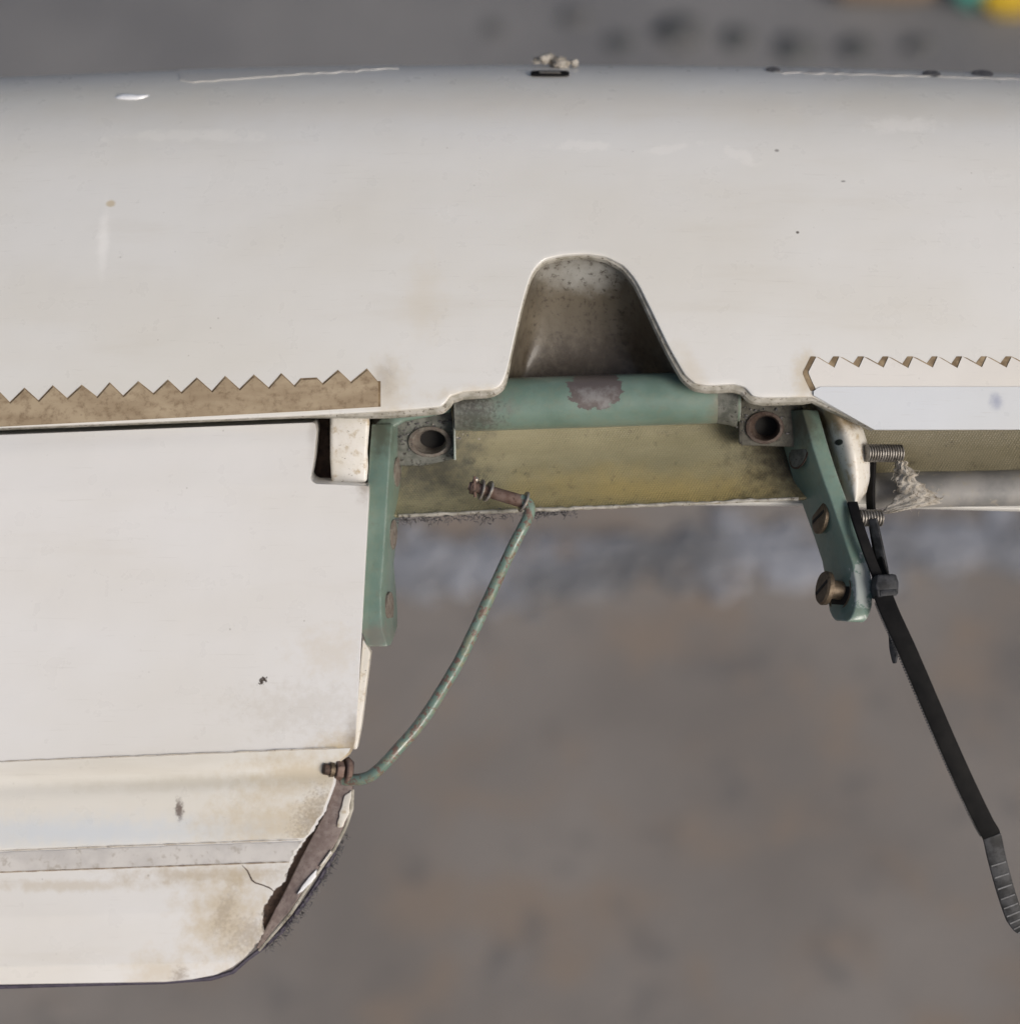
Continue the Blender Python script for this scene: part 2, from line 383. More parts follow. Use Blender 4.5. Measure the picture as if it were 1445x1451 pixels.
# ---------------------------------------------------------------- ground and what lies on it
n = NT('packed_dirt_ground', .9)
c = n.mix(n.ramp(n.noise(.004, 4, .5), .3, .7), (.172, .155, .142), (.24, .218, .20))
c = n.mix(n.ramp(n.noise(.011, 5, .6, off=3), .47, .68, 0, .8), c, (.235, .185, .145))
c = n.mix(n.ramp(n.noise(.02, 4, .6, off=5), .55, .72, 0, .7), c, (.12, .115, .115))
c = n.mix(n.ramp(n.noise(.3, 5, .6, off=7), .4, .8, 0, .5), c, (.25, .23, .21))
n.color(c); n.bump(n.noise(.12, 6), .5, .004); M['ground'] = n.m
n = NT('grey_asphalt', .9)
c = n.mix(n.ramp(n.noise(.006, 4), .3, .7), (.135, .135, .14), (.185, .182, .182))
c = n.mix(n.ramp(n.noise(.3, 4, off=2), .4, .8, 0, .6), c, (.26, .26, .27))
n.color(c); n.bump(n.noise(.25, 5), .5, .003); M['asphalt'] = n.m
M['stone'] = mottled('blue_grey_stone', (.135, .137, .143), (.28, .292, .325), .011, .85, 0, .6, c3=(.17, .13, .10))
M['stone_dark'] = mottled('dark_stone', (.075, .08, .082), (.115, .115, .115), .02, .85, 0, .5)

def flat_sheet(name, mat, x0, x1, y0, y1, z, nx=2, ny=2, amp=0):
    m = MB()
    m.grid([[np.array([x0+(x1-x0)*i/nx, y0+(y1-y0)*j/ny, z+amp*(math.sin(i*1.7+j*.9)+math.sin(j*2.3-i*.7))]) for i in range(nx+1)] for j in range(ny+1)])
    o = m.build(name, mat); o['kind'] = 'structure'; return o
flat_sheet('ground', M['ground'], -60000, 60000, -30000, 90000, GROUND_Z, 4, 4)
yb = G(722, 610)[1]
flat_sheet('pavement', M['asphalt'], -30000, 30000, yb, 60000, GROUND_Z+4)

def blob(m, c, rx, ry, rz, seg=9, rings=6, jit=.18):
    rows = []
    for j in range(rings+1):
        th = math.pi*j/rings; row = []
        for i in range(seg):
            ph = 2*math.pi*i/seg; k = 1+random.uniform(-jit, jit) if 0 < j < rings else 1
            row.append(np.array(c)+np.array([rx*k*math.sin(th)*math.cos(ph), ry*k*math.sin(th)*math.sin(ph), rz*k*math.cos(th)]))
        rows.append(row)
    m.grid(rows, close=True, flip=True)
# a loose border of blue-grey stones along the pavement's edge
mg = MB()
for k in range(900):
    px = random.uniform(380, 1640); base = interp(px, [(400, 806), (900, 800), (1445, 772)])
    r = random.uniform(4, 11); g = G(px, base+random.gauss(0, 19))
    blob(mg, g+np.array([0, 0, r*.15]), r*random.uniform(1, 1.6), r, r*.5, 8, 5)
o = mg.build('gravel', M['stone'], sharp=50); o['kind'] = 'stuff'; o['label'] = 'blurred band of blue grey gravel on the ground beneath the wing'; o['category'] = 'gravel'
dark = sorted([(878, 66, 14), (962, 52, 22), (1045, 60, 16), (1127, 74, 20), (1213, 74, 17), (815, 30, 14), (1300, 70, 15), (700, 45, 11)])
words = ['leftmost', 'second from the left', 'third from the left', 'fourth from the left', 'fifth from the left', 'sixth from the left', 'seventh from the left', 'rightmost']
for (px, py, r), wd in zip(dark, words):
    m = MB(); g = G(px, py); blob(m, g+np.array([0, 0, r*.15]), r*1.2, r, r*.5)
    tag(m.build('stone', M['stone_dark'], sharp=50), wd+' of the blurred dark stones on the pavement beyond the wing', 'stone', 'dark stones on the pavement beyond the wing')

# blurred containers far off at the top right corner
M['yellow'] = mottled('yellow_plastic', (.62, .42, .03), (.55, .36, .03), .01, .4, 0, .1)
M['teal'] = mottled('teal_plastic', (.09, .36, .30), (.07, .30, .25), .01, .4, 0, .1)
M['brown'] = mottled('brown_cardboard', (.26, .19, .12), (.21, .15, .10), .01, .8, 0, .2)
def container(name, px, py, wd, dp, ht, mat, label, cat, lidmat):
    g = G(px, py); t = thing(name, g, label, cat)
    m = MB(); m.box(g+np.array([0, dp/2, ht/2]), (wd/2, 0, 0), (0, dp/2, 0), (0, 0, ht/2)); m.build('body', mat, t, bevel=12, seg=3)
    m = MB(); m.box(g+np.array([0, dp/2, ht+8]), (wd/2+8, 0, 0), (0, dp/2+8, 0), (0, 0, 10)); m.build('lid', lidmat, t, bevel=6)
    m = MB(); m.tube([g+np.array([q*wd*.25, dp/2, ht+z]) for q, z in ((-1, 14), (-.9, 45), (-.5, 60), (.5, 60), (.9, 45), (1, 14))], 9); m.build('handle', lidmat, t)
container('storage_tub', 1428, 32, 46, 46, 26, M['yellow'], 'blurred yellow plastic tub far off in the top right corner', 'tub', M['yellow'])
container('canister', 1371, 22, 24, 30, 26, M['teal'], 'blurred teal canister standing left of the yellow tub', 'canister', M['teal'])
container('storage_box', 1250, 8, 80, 40, 14, M['brown'], 'blurred brown box standing left of the teal canister', 'box', M['brown'])

# ---------------------------------------------------------------- the wing: section curve
def section():
    s = 0; y, z = -12.0, -12*math.tan(R_(20)); pts = []; ds = .5
    while s < 12: pts.append((y, z, 20)); y += ds*math.cos(R_(20)); z += ds*math.sin(R_(20)); s += ds
    t = 0; phi = 20
    while phi > -168:
        pts.append((y, z, phi)); y += ds*math.cos(R_(phi)); z += ds*math.sin(R_(phi)); t += ds
        if t < L1: phi = 20-15*(t/L1)
        elif t < L1+62: phi = 5-55*((t-L1)/62)**1.25
        else: phi -= 1.05
    e = np.array([-10.9, -34.]); p = np.array([y, z])
    for k in range(1, 41):
        q = p+(e-p)*k/40; pts.append((q[0], q[1], -172))
    return np.array(pts)
BOW, BX = .20e-3, 10.0
def silhouette_row():
    ps = section(); d = (ps[:, 0]*F[1]+ps[:, 1]*F[2])-CAM[1]*F[1]-CAM[2]*F[2]
    b = (ps[:, 0]-CAM[1])*U[1]+(ps[:, 1]-CAM[2])*U[2]
    return (CY-b/d*FP).min()
lo, hi = 40., 140.
for _ in range(30):
    L1 = (lo+hi)/2
    if silhouette_row() > 92: lo = L1
    else: hi = L1
SEC = section(); NS = len(SEC)
def sec_pt(x, i, off=0.0):
    i = min(max(i, 0), NS-1.001); k = int(i); f = i-k
    y, z, ph = SEC[k]*(1-f)+SEC[k+1]*f
    return np.array([x, y-math.sin(R_(ph))*off, z+math.cos(R_(ph))*off-BOW*(x-BX)**2])
_is = np.linspace(0, NS-2, 700)
def skin_at(px, py):                                   # the section index and x under a photo point
    a = (px-CX)/FP; best = None
    k = np.floor(_is).astype(int); f = _is-k
    y = SEC[k, 0]*(1-f)+SEC[k+1, 0]*f; z = SEC[k, 1]*(1-f)+SEC[k+1, 1]*f
    x = np.full_like(y, a*D0)
    for _ in range(3):
        zz = z-BOW*(x-BX)**2
        d = (y-CAM[1])*F[1]+(zz-CAM[2])*F[2]; x = a*d
    b = (y-CAM[1])*U[1]+(zz-CAM[2])*U[2]; row = CY-b/d*FP
    j = int(np.argmin(row))
    if py <= row[j]: return float(x[j]), float(_is[j])
    i = float(np.interp(py, row[:j+1][::-1], _is[:j+1][::-1])); return float(np.interp(i, _is, x)), i
def skin_pt(px, py, off=0.0):
    x, i = skin_at(px, py); return sec_pt(x, i, off)

wing = thing('wing', (0, 150, -45), 'white glider wing with a notched trailing edge and an open green bracket bay', 'wing')
EDGE = [(-320, 619), (0, 606), (440, 588), (560, 582), (624, 576), (631, 570), (638, 561), (655, 555), (698, 552), (709, 547), (716, 534), (724, 500), (735, 450),
        (747, 402), (756, 381), (771, 367), (798, 361), (830, 359), (858, 363), (884, 376), (902, 398), (925, 445), (948, 493), (970, 531), (984, 543), (1002, 546), (1040, 544),
        (1055, 548), (1066, 561), (1080, 563), (1140, 562), (1152, 563), (1237, 607), (1250, 608), (1445, 607), (1760, 607)]
cols = sorted(set(list(range(-320, 1761, 16)) + list(range(620, 1080, 3)) + [p[0] for p in EDGE]))
def edge_row(px): return interp(px, EDGE)
def smooth_edge(px):
    if 700 < px < 1075: return sum(edge_row(px+q) for q in np.linspace(-6, 6, 9))/9 if 735 < px < 960 else sum(edge_row(px+q) for q in (-3, -1.5, 0, 1.5, 3))/5
    return edge_row(px)
THK = 2.6
top, bot = [], []
NR = 110
for px in cols:
    x, i0 = skin_at(px, smooth_edge(px))
    tr, br = [], []
    for j in range(NR+1):
        t = j/NR; i = i0+(NS-1-i0)*t
        tr.append(sec_pt(x if True else 0, i)); br.append(sec_pt(x, i, -THK))
    top.append(tr); bot.append(br)
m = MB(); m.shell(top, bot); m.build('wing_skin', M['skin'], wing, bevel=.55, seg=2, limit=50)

# the joggled lip that shows below the skin's edge
LW = [(-320, .5), (430, .8), (470, 3), (540, 7), (628, 8), (640, 8), (690, 8), (712, 5), (724, 1.6), (830, 1.6), (890, 4), (930, 6), (968, 7), (990, 8), (1050, 9), (1066, 9), (1140, 8), (1152, 5), (1240, 1)]
lc = [q for q in cols if -320 <= q <= 1240]
pts2 = np.array([(q, smooth_edge(q)) for q in lc], float)
tg = np.gradient(pts2, axis=0); tg /= np.linalg.norm(tg, axis=1)[:, None]
nr = np.stack([-tg[:, 1], tg[:, 0]], 1)
for _ in range(3): nr[1:-1] = (nr[:-2]+2*nr[1:-1]+nr[2:])/4
T, B = [], []
for (qx, qy), nn in zip(pts2, nr):
    wl = interp(qx, LW); row, rb = [], []
    for t, o_ in ((-4, -1.2), (0, -1.2), (wl*.7, -1.5), (wl, -2.3)):
        row.append(skin_pt(qx+nn[0]*t, qy+nn[1]*t, o_)); rb.append(skin_pt(qx+nn[0]*t, qy+nn[1]*t, -3.3))
    T.append(row); B.append(rb)
m = MB(); m.shell(T, B); m.build('edge_lip', M['edge'], wing)

# the cove behind the hinge line, in a plane square to the view: (up, away)
COVE = [(11, 28.8), (6, 30.5), (0, 31), (-7, 30), (-14, 27.5), (-20, 24), (-25, 20), (-28.2, 16.5)]
def cove_curve(n=26):
    ts = np.linspace(0, len(COVE)-1, n)
    return [(np.interp(t, range(len(COVE)), [c[0] for c in COVE]), np.interp(t, range(len(COVE)), [c[1] for c in COVE])) for t in ts]
TILT = .043
def cove_pt(x, b, d): return x*X + (b+TILT*x*min(1, max(0, (14-b)/20)))*U + d*F
m = MB(); xs = np.linspace(-60, 96, 40)
wob = lambda x: .25*math.sin(x*.21)+.18*math.sin(x*.53+1)
rows = [[cove_pt(x, b, d+wob(x)*.4) for x in xs] for b, d in cove_curve()]
rows2 = [[p+1.6*D(0, -.45, .9) for p in r] for r in rows]
m.shell(rows, rows2); m.build('hinge_cove', M['cove'], wing, bevel=.3)
m = MB(); xs = np.linspace(96.3, 215, 30)
CR = [(18, 19), (14, 25), (7, 28), (-2, 29), (-9, 28), (-15, 25.5), (-18, 23.5)]
rows = [[x*X+(b+.03*(x-96)*.3)*U+(d+wob(x)*.5)*F for x in xs] for b, d in CR]
m.shell(rows, [[p+1.6*D(0, -.4, .9) for p in r] for r in rows]); m.build('hinge_cove', M['cove_grey'], wing, bevel=.3)
m = MB()
LR = [(-16.5, 24.6), (-18.5, 21.0), (-20.5, 19.4), (-23, 18.8), (-25.5, 19.2), (-27, 20.6)]
xs = np.linspace(112, 215, 24)
rows = [[x*X+(b+.018*(x-104))*U+d*F for x in xs] for b, d in LR]
m.shell(rows, [[p+1.4*D(0, -.5, .8) for p in r] for r in rows]); m.build('lower_lip', M['lip'], wing, bevel=.3)
# left end of the cove behind the flap
m = MB(); xs = np.linspace(-230, -60.3, 12)
rows = [[cove_pt(x, b, d) for x in xs] for b, d in cove_curve(12)]
m.shell(rows, [[p+1.6*D(0, -.45, .9) for p in r] for r in rows]); m.build('hinge_cove', M['cove_grey'], wing, bevel=.3)
# rim of the cove's lower edge: a ragged pale bead with dirt clinging to it
m = MB(); xs = np.linspace(-34, 88, 60)
m.tube([cove_pt(x, -28.3+random.uniform(-.15, .15), 16.3) for x in xs], [.55+random.uniform(-.15, .2) for _ in xs], 8)
m.build('lower_rim', M['edge'], wing)

# the moulded pocket under the notch
pk = [px for px in cols if 690 <= px <= 1006]
rows = []
for px in pk:
    x, i0 = skin_at(px, smooth_edge(px)); a = sec_pt(x, i0+3.0, -THK-.05)
    bx = x*.96; e = bx*X+10.5*U+28.6*F
    r = []
    for k in range(15):
        t = k/14; p = a*(1-t)+e*t
        sag = math.sin(math.pi*min(1, t*1.0))**.8
        r.append(p+sag*min(1, np.linalg.norm(a-e)/34)*9*D(0, -.35, .94))
    rows.append(r)
m = MB(); m.shell(rows, [[p+1.2*D(0, -.3, .95) for p in r] for r in rows]); m.build('notch_pocket', M['pocket'], wing)

# rib ends on both sides of the bay
def jag(poly, a=1.3, k=3):
    out = []
    for i in range(len(poly)):
        p, q = np.array(poly[i], float), np.array(poly[(i+1) % len(poly)], float)
        out += [p+(q-p)*j/k+(np.random.uniform(-a, a, 2) if j else 0) for j in range(k)]
    return [tuple(o_) for o_ in out]
def px_prism(m, poly, d0, d1): m.prism([P(x, y, d0) for x, y in poly], P(*poly[0], d1)-P(*poly[0], d0))
m = MB(); poly = [(468, 586), (523, 580), (524, 600), (521, 640), (522, 660), (520, 684), (470, 686), (468, 650)]
px_prism(m, poly, 9, 26); m.build('rib_end', M['rib'], wing, bevel=1.2, seg=3)
m = MB(); px_prism(m, [(446, 590), (470, 588), (470, 700), (446, 700)], 24, 27); m.build('gap_shade', M['rust_or_shade'], wing, bevel=.3)  # dark sheet standing in for the shade deep in the gap
# right rib end: rounded white nose
rows = []
prof = [(1157, 1176, 562), (1166, 1203, 582), (1176, 1222, 606), (1183, 1229, 630), (1188, 1232, 655), (1193, 1232, 678), (1198, 1227, 698), (1206, 1216, 712)]
def rib_row(xl, xr, py):
    r = []
    for k in range(13):
        t = k/12; px = xl+(xr-xl)*t
        r.append(P(px, py+2*math.sin(t*math.pi), 15-9*math.sin(math.pi*(.12+.76*t))+abs(py-640)*.02))
    return r
ys = np.linspace(562, 714, 20)
fr = [rib_row(interp(y, [(p[2], p[0]) for p in prof]), interp(y, [(p[2], p[1]) for p in prof]), y) for y in ys]
m = MB(); m.shell(fr, [[p+16*D(-.05, 0, 1) for p in r] for r in fr]); m.build('rib_end', M['rib'], wing, bevel=.8, seg=2)

# sheets stuck onto the skin (zigzag tapes, films)
def sheet(name, mat, xs, topf, botf, surf, th, parent, nrow=5, lift=0.05, bevel=0):
    T, B = [], []
    for px in xs:
        t0, b0 = topf(px), botf(px)
        T.append([surf(px, t0+(b0-t0)*k/nrow, lift+th) for k in range(nrow+1)])
        B.append([surf(px, t0+(b0-t0)*k/nrow, lift) for k in range(nrow+1)])
    m = MB(); m.shell(T, B); return m.build(name, mat, parent, bevel=bevel)
pkx = [-3.5, 37, 77, 117, 157, 197.5, 240, 280, 320, 360.5, 400.6]
Z = []
for k in range(7): Z.append((-244+40.2*k-20+2, 565)); 
Zl = []
for x in [-244+40.2*k for k in range(6)]+pkx:
    y = 551.5-(x-37)*.0547
    Zl += [(x-20+random.uniform(-2, 2), y+20.5+random.uniform(-1, 1)), (x+random.uniform(-1, 1), y+random.uniform(-1, 1))]
Zl += [(418, 549), (427, 539), (450, 538), (458, 546), (480, 527), (498, 544), (521, 525), (536, 543)]
Zl.sort()
xs = sorted(set([p[0] for p in Zl]+list(np.arange(-260, 536, 6))))
xs = [x for x in xs if -258 <= x <= 536]
bl = lambda px: edge_row(px)-interp(px, [(0, 1.5), (536, 7)])
sheet('zigzag_tape', M['residue_edge_shade'], [x-1 for x in xs]+[539.5], lambda q: interp(min(q+1, 536), Zl)-3.0, lambda q: bl(q)+.3, skin_pt, .04, wing, lift=.02)  # residue sheet under the tape, also draws the teeth's edge shadow
sheet('zigzag_tape', M['zig_brown'], xs, lambda q: interp(q, Zl), bl, skin_pt, .42, wing, lift=.05)
Zr = [(1145, 527), (1156, 506)]
for k in range(18):
    x = 1156+34.8*k
    Zr += [(x+25.5, 521.5+random.uniform(-.7, .7)), (x+32.5, 506+random.uniform(-.8, .8))]
xs = sorted(set([p[0] for p in Zr]+[1150]+list(np.arange(1160, 1745, 7)))); xs = [x for x in xs if x <= 1745]
br_ = lambda px: interp(px, [(1145, 529), (1155, 553), (1745, 550)])
sheet('zigzag_tape', M['residue_edge_shade'], [x-8 for x in xs], lambda q: max(interp(q+8, Zr)-6.6, interp(q, [(1137, 527), (1148, 505)])), lambda q: min(br_(q+8)+1, interp(q, [(1137, 530), (1149, 560)])), skin_pt, .05, wing, lift=.02)  # residue sheet under the tape, also draws the teeth's edge shadow
sheet('zigzag_tape', M['zig_white'], xs, lambda q: interp(q, Zr), br_, skin_pt, .30, wing, lift=.06)
xs = list(np.arange(1152, 1238, 5))+[1238]+list(np.arange(1250, 1745, 16))
sheet('sealing_film', M['film'], xs, lambda q: interp(q, [(1152, 555), (1160, 549), (1745, 549)]), lambda q: interp(q, [(1152, 561), (1238, 609.5), (1745, 609)]), skin_pt, .25, wing, nrow=5, lift=.42)

# along the leading edge: a slot clip, a strip of torn tape, dark pits
m = MB(); c = skin_pt(779, 107, .25)
tx, ty = unit(skin_pt(800, 107)-skin_pt(760, 107)), unit(skin_pt(779, 104)-skin_pt(779, 110))
nz = np.cross(tx, ty)
ring = [(28, 2.2), (24, 4.2), (0, 4.8), (-24, 4.2), (-28, 2.2), (-28, -2.2), (-24, -3.2), (0, -3.6), (24, -3.2), (28, -2.2)]
m.prism([c+tx*q*.22+ty*r*.5 for q, r in ring], nz*.7); m.build('slot_clip', M['nylon'], wing, bevel=.15)
m = MB(); m.prism([c+tx*q*.12+ty*r*.20+nz*.75 for q, r in ring], nz*.12); m.build('slot_insert', M['washer'], wing)
sheet('edge_tape', M['zig_white'], list(range(255, 566, 10)), lambda q: 60, lambda q: interp(q, [(255, 114), (275, 117), (400, 108), (565, 97)])+random.uniform(-1, 1), skin_pt, .2, wing, nrow=6, lift=.05)
for px, py, rw in [(1095, 100, 12), (1319, 106, 15), (1391, 106, 18)]:
    m = MB(); m.lathe(skin_pt(px, py, .3), nz, [(0, rw*.2), (.12, rw*.2), (.18, rw*.16), (.18, 0)], 18); m.build('pit', M['lint_dark'], wing)
sheet('edge_tape', M['tape_grey'], list(range(1085, 1745, 12)), lambda q: 60, lambda q: interp(q, [(1085, 99), (1100, 103), (1300, 108), (1445, 113), (1745, 122)])+random.uniform(-1, 1), skin_pt, .2, wing, nrow=6, lift=.05)
# raised white streak painted as the sun's glint on the skin, top left
def ridge(name, mat, pts, parent, rad, h, seg=10):
    rows = []
    for k, (px, py) in enumerate(pts):
        c = skin_pt(px, py); cn = skin_pt(px, py, 1)-c
        t = unit(skin_pt(px+6, py)-skin_pt(px-6, py)); s_ = np.cross(cn, t); r = rad[k]
        rows.append([c+s_*r*math.cos(math.pi*q/seg)+cn*(h*r*math.sin(math.pi*q/seg)-.06) for q in range(seg+1)])
    m = MB(); m.grid(rows); return m.build(name, mat, parent)
n = NT('bright_white_flake_glint', .12, 0, 1); n.color((.88, .89, .90)); M['flake_glint'] = n.m
ridge('glint_streak', M['flake_glint'], [(163, 138), (168, 137.5), (175, 137), (185, 137.5), (195, 138), (205, 136.5), (213, 135)], wing, [.05, 1.1, 1.5, 1.6, 1.3, 1.0, .05], .55)

# dirt clump on the leading edge
def fuzz(m, c, r, nb, rad=.16, lay=None):
    for k in range(nb):
        p = np.asarray(c)+np.random.normal(0, 1, 3)*np.asarray(r)*.55
        path = [p]; dr = unit(np.random.normal(0, 1, 3)*np.asarray(r))
        for q in range(5):
            dr = unit(dr+np.random.normal(0, .5, 3)); path.append(path[-1]+dr*max(r)*.22)
        m.tube(path, [rad, rad, rad, rad*.9, rad*.7, rad*.3], 4)
c = skin_pt(791, 95, 1.6)
m = MB()
for k in range(16): blob(m, c+np.random.normal(0, 1, 3)*np.array([3.0, .9, .6]), random.uniform(1.2, 2.1), 1.3, random.uniform(.8, 1.4), 9, 6, .32)
fuzz(m, c, (3.6, 1.2, 1.6), 22, .12)
tag(m.build('dirt_clump', M['lint']), 'crumbly grey dirt clump perched on the wing leading edge behind the black slot clip', 'dirt clump')

# ---------------------------------------------------------------- the hinged flap at the lower left
TB = math.tan(R_(10))
def flap_depth(py, lift=0.0):
    b = (CY-py)/FP
    return ((D0+4-lift-TB*B0)/(1-TB*b))-D0
def relief(v):
    return .6*math.exp(-((v-1114)/13)**2) + .15*math.exp(-((v-1206)/5)**2) + interp(v, [(600, 2.2), (640, .5), (700, 0), (1300, 0), (1370, 1.0), (1396, 3)])
def flap_pt(px, py, lift=0.0):
    v = py+slope_of(py)*px
    return P(px, py, flap_depth(py, lift)+relief(v))
def slope_of(v): return interp(v, [(612, .040), (1080, .040), (1230, .036), (1395, .016)])
RIGHT = [(594, 437), (600, 446), (606, 449), (650, 445), (678, 440), (683, 443), (686, 449), (687.2, 519), (689, 522), (700, 523), (850, 515), (1000, 507), (1055, 503), (1068, 497),
         (1075, 487), (1085, 478), (1110, 476), (1150, 461), (1178, 443), (1203, 423), (1225, 412), (1240, 405), (1249, 404), (1258, 392), (1270, 384), (1284, 374), (1300, 371), (1314, 371), (1320, 374), (1334, 366), (1345, 358), (1358, 346), (1370, 330), (1378, 314), (1384, 298), (1388, 270), (1390, 235)]
vs = sorted(set(list(np.arange(620, 1394, 9))+list(np.arange(1130, 1380, 2.2))+[1100, 1106, 1118, 1124]+[r[0]+.028*r[1] for r in RIGHT if 618 < r[0]+.028*r[1] < 1394]+[616.5, 1395]))
def flap_right(v):
    x = 450.
    for _ in range(12): x = .5*x+.5*interp(v-slope_of(v)*x, RIGHT)
    j = interp(v, [(1150, 0), (1180, 1), (1345, 1), (1368, 0)])
    return x+j*(1.6*math.sin(v*.43)*math.sin(v*.171+1)+1.1*math.sin(v*1.37+2*math.sin(v*.31)))
ts = [1-(1-t)**1.6 for t in np.linspace(0, 1, 46)]
T, B = [], []
for v in vs:
    xr = flap_right(v); tr, br = [], []
    for t in ts:
        px = -330+(xr+330)*t; py = v-slope_of(v)*px
        p = P(px, py, flap_depth(py)+relief(v)); tr.append(p)
        br.append(p+interp(v, [(612, 20), (1250, 7), (1395, 1.6)])*D(-.02, .12, .99))
    T.append(tr); B.append(br)
flap = thing('control_flap', P(0, 1000, 0), 'white hinged control flap with taped rear seam and broken rusty corner', 'flap')
m = MB(); m.shell(T, B); m.build('flap_skin', M['flap'], flap, bevel=.9, seg=3, limit=50)
def tapex(v, inset=2): return flap_right(v)-inset
def flap_tape(name, mat, v0, v1, th, lift, nrow=10, xr=None, jag=0):
    T, B = [], []
    for k in range(nrow+1):
        v = v0+(v1-v0)*k/nrow; e = (xr if xr else flap_right(v))-4
        row = list(np.linspace(-320, e, 60)); j = jag if k in (0, nrow) else 0
        T.append([P(x, v-slope_of(v)*x+(random.uniform(-j, j)), flap_depth(v-slope_of(v)*x, lift+th)+relief(v)) for x in row])
        B.append([P(x, v-slope_of(v)*x, flap_depth(v-slope_of(v)*x, lift-.1)+relief(v)) for x in row])
    m = MB(); m.shell(T, B); return m.build(name, mat, flap)
flap_tape('seam_tape', M['tape_white'], 1080, 1203, .22, .06, 24, jag=.3)
flap_tape('seam_tape', M['tape_grey'], 1208, 1235, .25, .06, 6, jag=.6)
# grime lines along the tape edges
def grime(v, w, x0, x1, mat, seed):
    random.seed(seed); T, B = [], []
    xs = np.linspace(x0, x1, 90); hw = [w*random.uniform(.25, 1.0) for _ in xs]
    m = MB()
    rows = [[P(x, v-slope_of(v)*x+s_*h, flap_depth(v, .16+.08*(1-abs(s_)))+relief(v)) for x, h in zip(xs, hw)] for s_ in (-1, 0, 1)]
    m.grid(rows); m.build('grime_line', mat, flap)
M['grime'] = mottled('brown_grime', (.20, .14, .09), (.36, .29, .21), .5, .8, c3=(.11, .07, .05))
M['grime_pale'] = mottled('pale_grime', (.45, .40, .33), (.58, .53, .46), .3, .8, c3=(.3, .25, .2))
grime(1079, 1.1, -300, 478, M['grime_pale'], 1); grime(1236, 1.1, -300, 410, M['grime'], 2); grime(1205.5, 1.0, -300, 424, M['grime_pale'], 3)
# hairline crack
m = MB(); cp = [(343, 1226), (351, 1234), (357, 1247), (362, 1251), (372, 1254), (382, 1258), (390, 1264)]
m.tube([P(x, y, flap_depth(y)+relief(y+13)) for x, y in cp], [.06, .2, .24, .2, .18, .2, .06], 6); m.build('crack', M['rust_or_shade'], flap)
# the broken corner: rusty end plate, dark sheet put in for the shade in the gap, remains of the lower shell
FD = flap_depth
pl = [(471, 1118), (462, 1150), (450, 1172), (424, 1222), (398, 1275), (384, 1301), (362, 1344), (367, 1345), (382, 1325), (410, 1292), (430, 1262), (447, 1236), (473, 1200), (484, 1178), (493, 1158), (499, 1118), (500, 1084), (492, 1076), (481, 1083), (475, 1096)]
m = MB(); m.prism([P(x, y, FD(y)+2.4+interp(y, [(1290, 0), (1345, 3.5)])) for x, y in jag(pl, .7, 2)], 6*D(.02, .05, 1)); m.build('end_plate', M['rust_plate'], flap, bevel=.35)
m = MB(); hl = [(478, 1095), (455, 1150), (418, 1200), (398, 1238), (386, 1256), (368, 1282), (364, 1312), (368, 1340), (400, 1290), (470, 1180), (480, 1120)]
m.prism([P(x, y, FD(y)+4.4+interp(y, [(1290, 0), (1345, 3)])) for x, y in hl], 1.0*F); m.build('hollow_shade', M['rust_or_shade'], flap)
m = MB(); ch = [(499, 1118), (497, 1145), (490, 1168), (484, 1180), (473, 1202), (448, 1237), (430, 1264), (411, 1293), (390, 1318), (366, 1346)]
m.tube([P(x+1, y+1, FD(y)+3.4+interp(y, [(1290, 0), (1345, 3)])) for x, y in ch], [.5, .7, .55, .6, .5, .45, .55, .6, .5, .4], 8); m.build('lower_shell_edge', M['edge'], flap)
for poly in (jag(q_) for q_ in [[(449, 1232), (441, 1240), (428, 1256), (421, 1268), (429, 1263), (440, 1252), (448, 1242)], [(469, 1205), (459, 1218), (452, 1228), (457, 1227), (470, 1209)], [(498, 1120), (488, 1128), (481, 1152), (478, 1172), (486, 1172), (495, 1152)]]):
    m = MB(); m.prism([P(x, y, FD(y)+1.7) for x, y in poly], 1.2*F); m.build('paint_flake', M['flake_glint'] if poly[0][0] < 460 else M['rib'], flap, bevel=.15)
# side wall strip at the flap's free end
m = MB(); m.prism([P(x, y, FD(y)+1.6) for x, y in [(514, 905), (525, 925), (520, 965), (512, 1030), (506, 1062), (500, 1062), (506, 1000)]], 9*F); m.build('end_rib', M['rib'], flap, bevel=.4)
# underside fabric edge that shows dark below the trailing edge
M['purple'] = mottled('dark_violet_edge', (.045, .038, .06), (.075, .065, .095), .3, .6, 0, .4, c3=(.03, .026, .03))
m = MB(); pts_ = [(-300, 1400), (0, 1398), (120, 1394), (235, 1391), (300, 1386), (330, 1377), (352, 1358), (372, 1343), (400, 1318), (430, 1281), (452, 1248), (472, 1212), (486, 1180)]
m.tube([P(x, y, FD(y)+interp(y, [(1180, 5.5), (1390, 7.5)])) for x, y in pts_], [.75, .7, .75, .7, .75, .7, .6, .7, .8, .8, .8, .7, .3], 8); m.build('lower_edge', M['purple'], flap)
m = MB(); fr_ = [(488, 1178), (470, 1216), (448, 1254), (425, 1288), (398, 1322), (374, 1345)]
for k in range(230):
    y = random.uniform(1180, 1345); x = interp(y, [(b_, a_) for a_, b_ in fr_]); c = P(x+random.uniform(-2, 8), y+random.uniform(-2, 5), FD(y)+random.uniform(4, 8))
    dr = unit(D(.5, -.6, .6)+np.random.normal(0, .6, 3)); m.tube([c, c+dr*.8, c+dr*1.5+np.random.normal(0, .25, 3)], [.16, .16, .06], 4)
o = m.build('frayed_edge', M['lint_dark'], flap); o['kind'] = 'stuff'
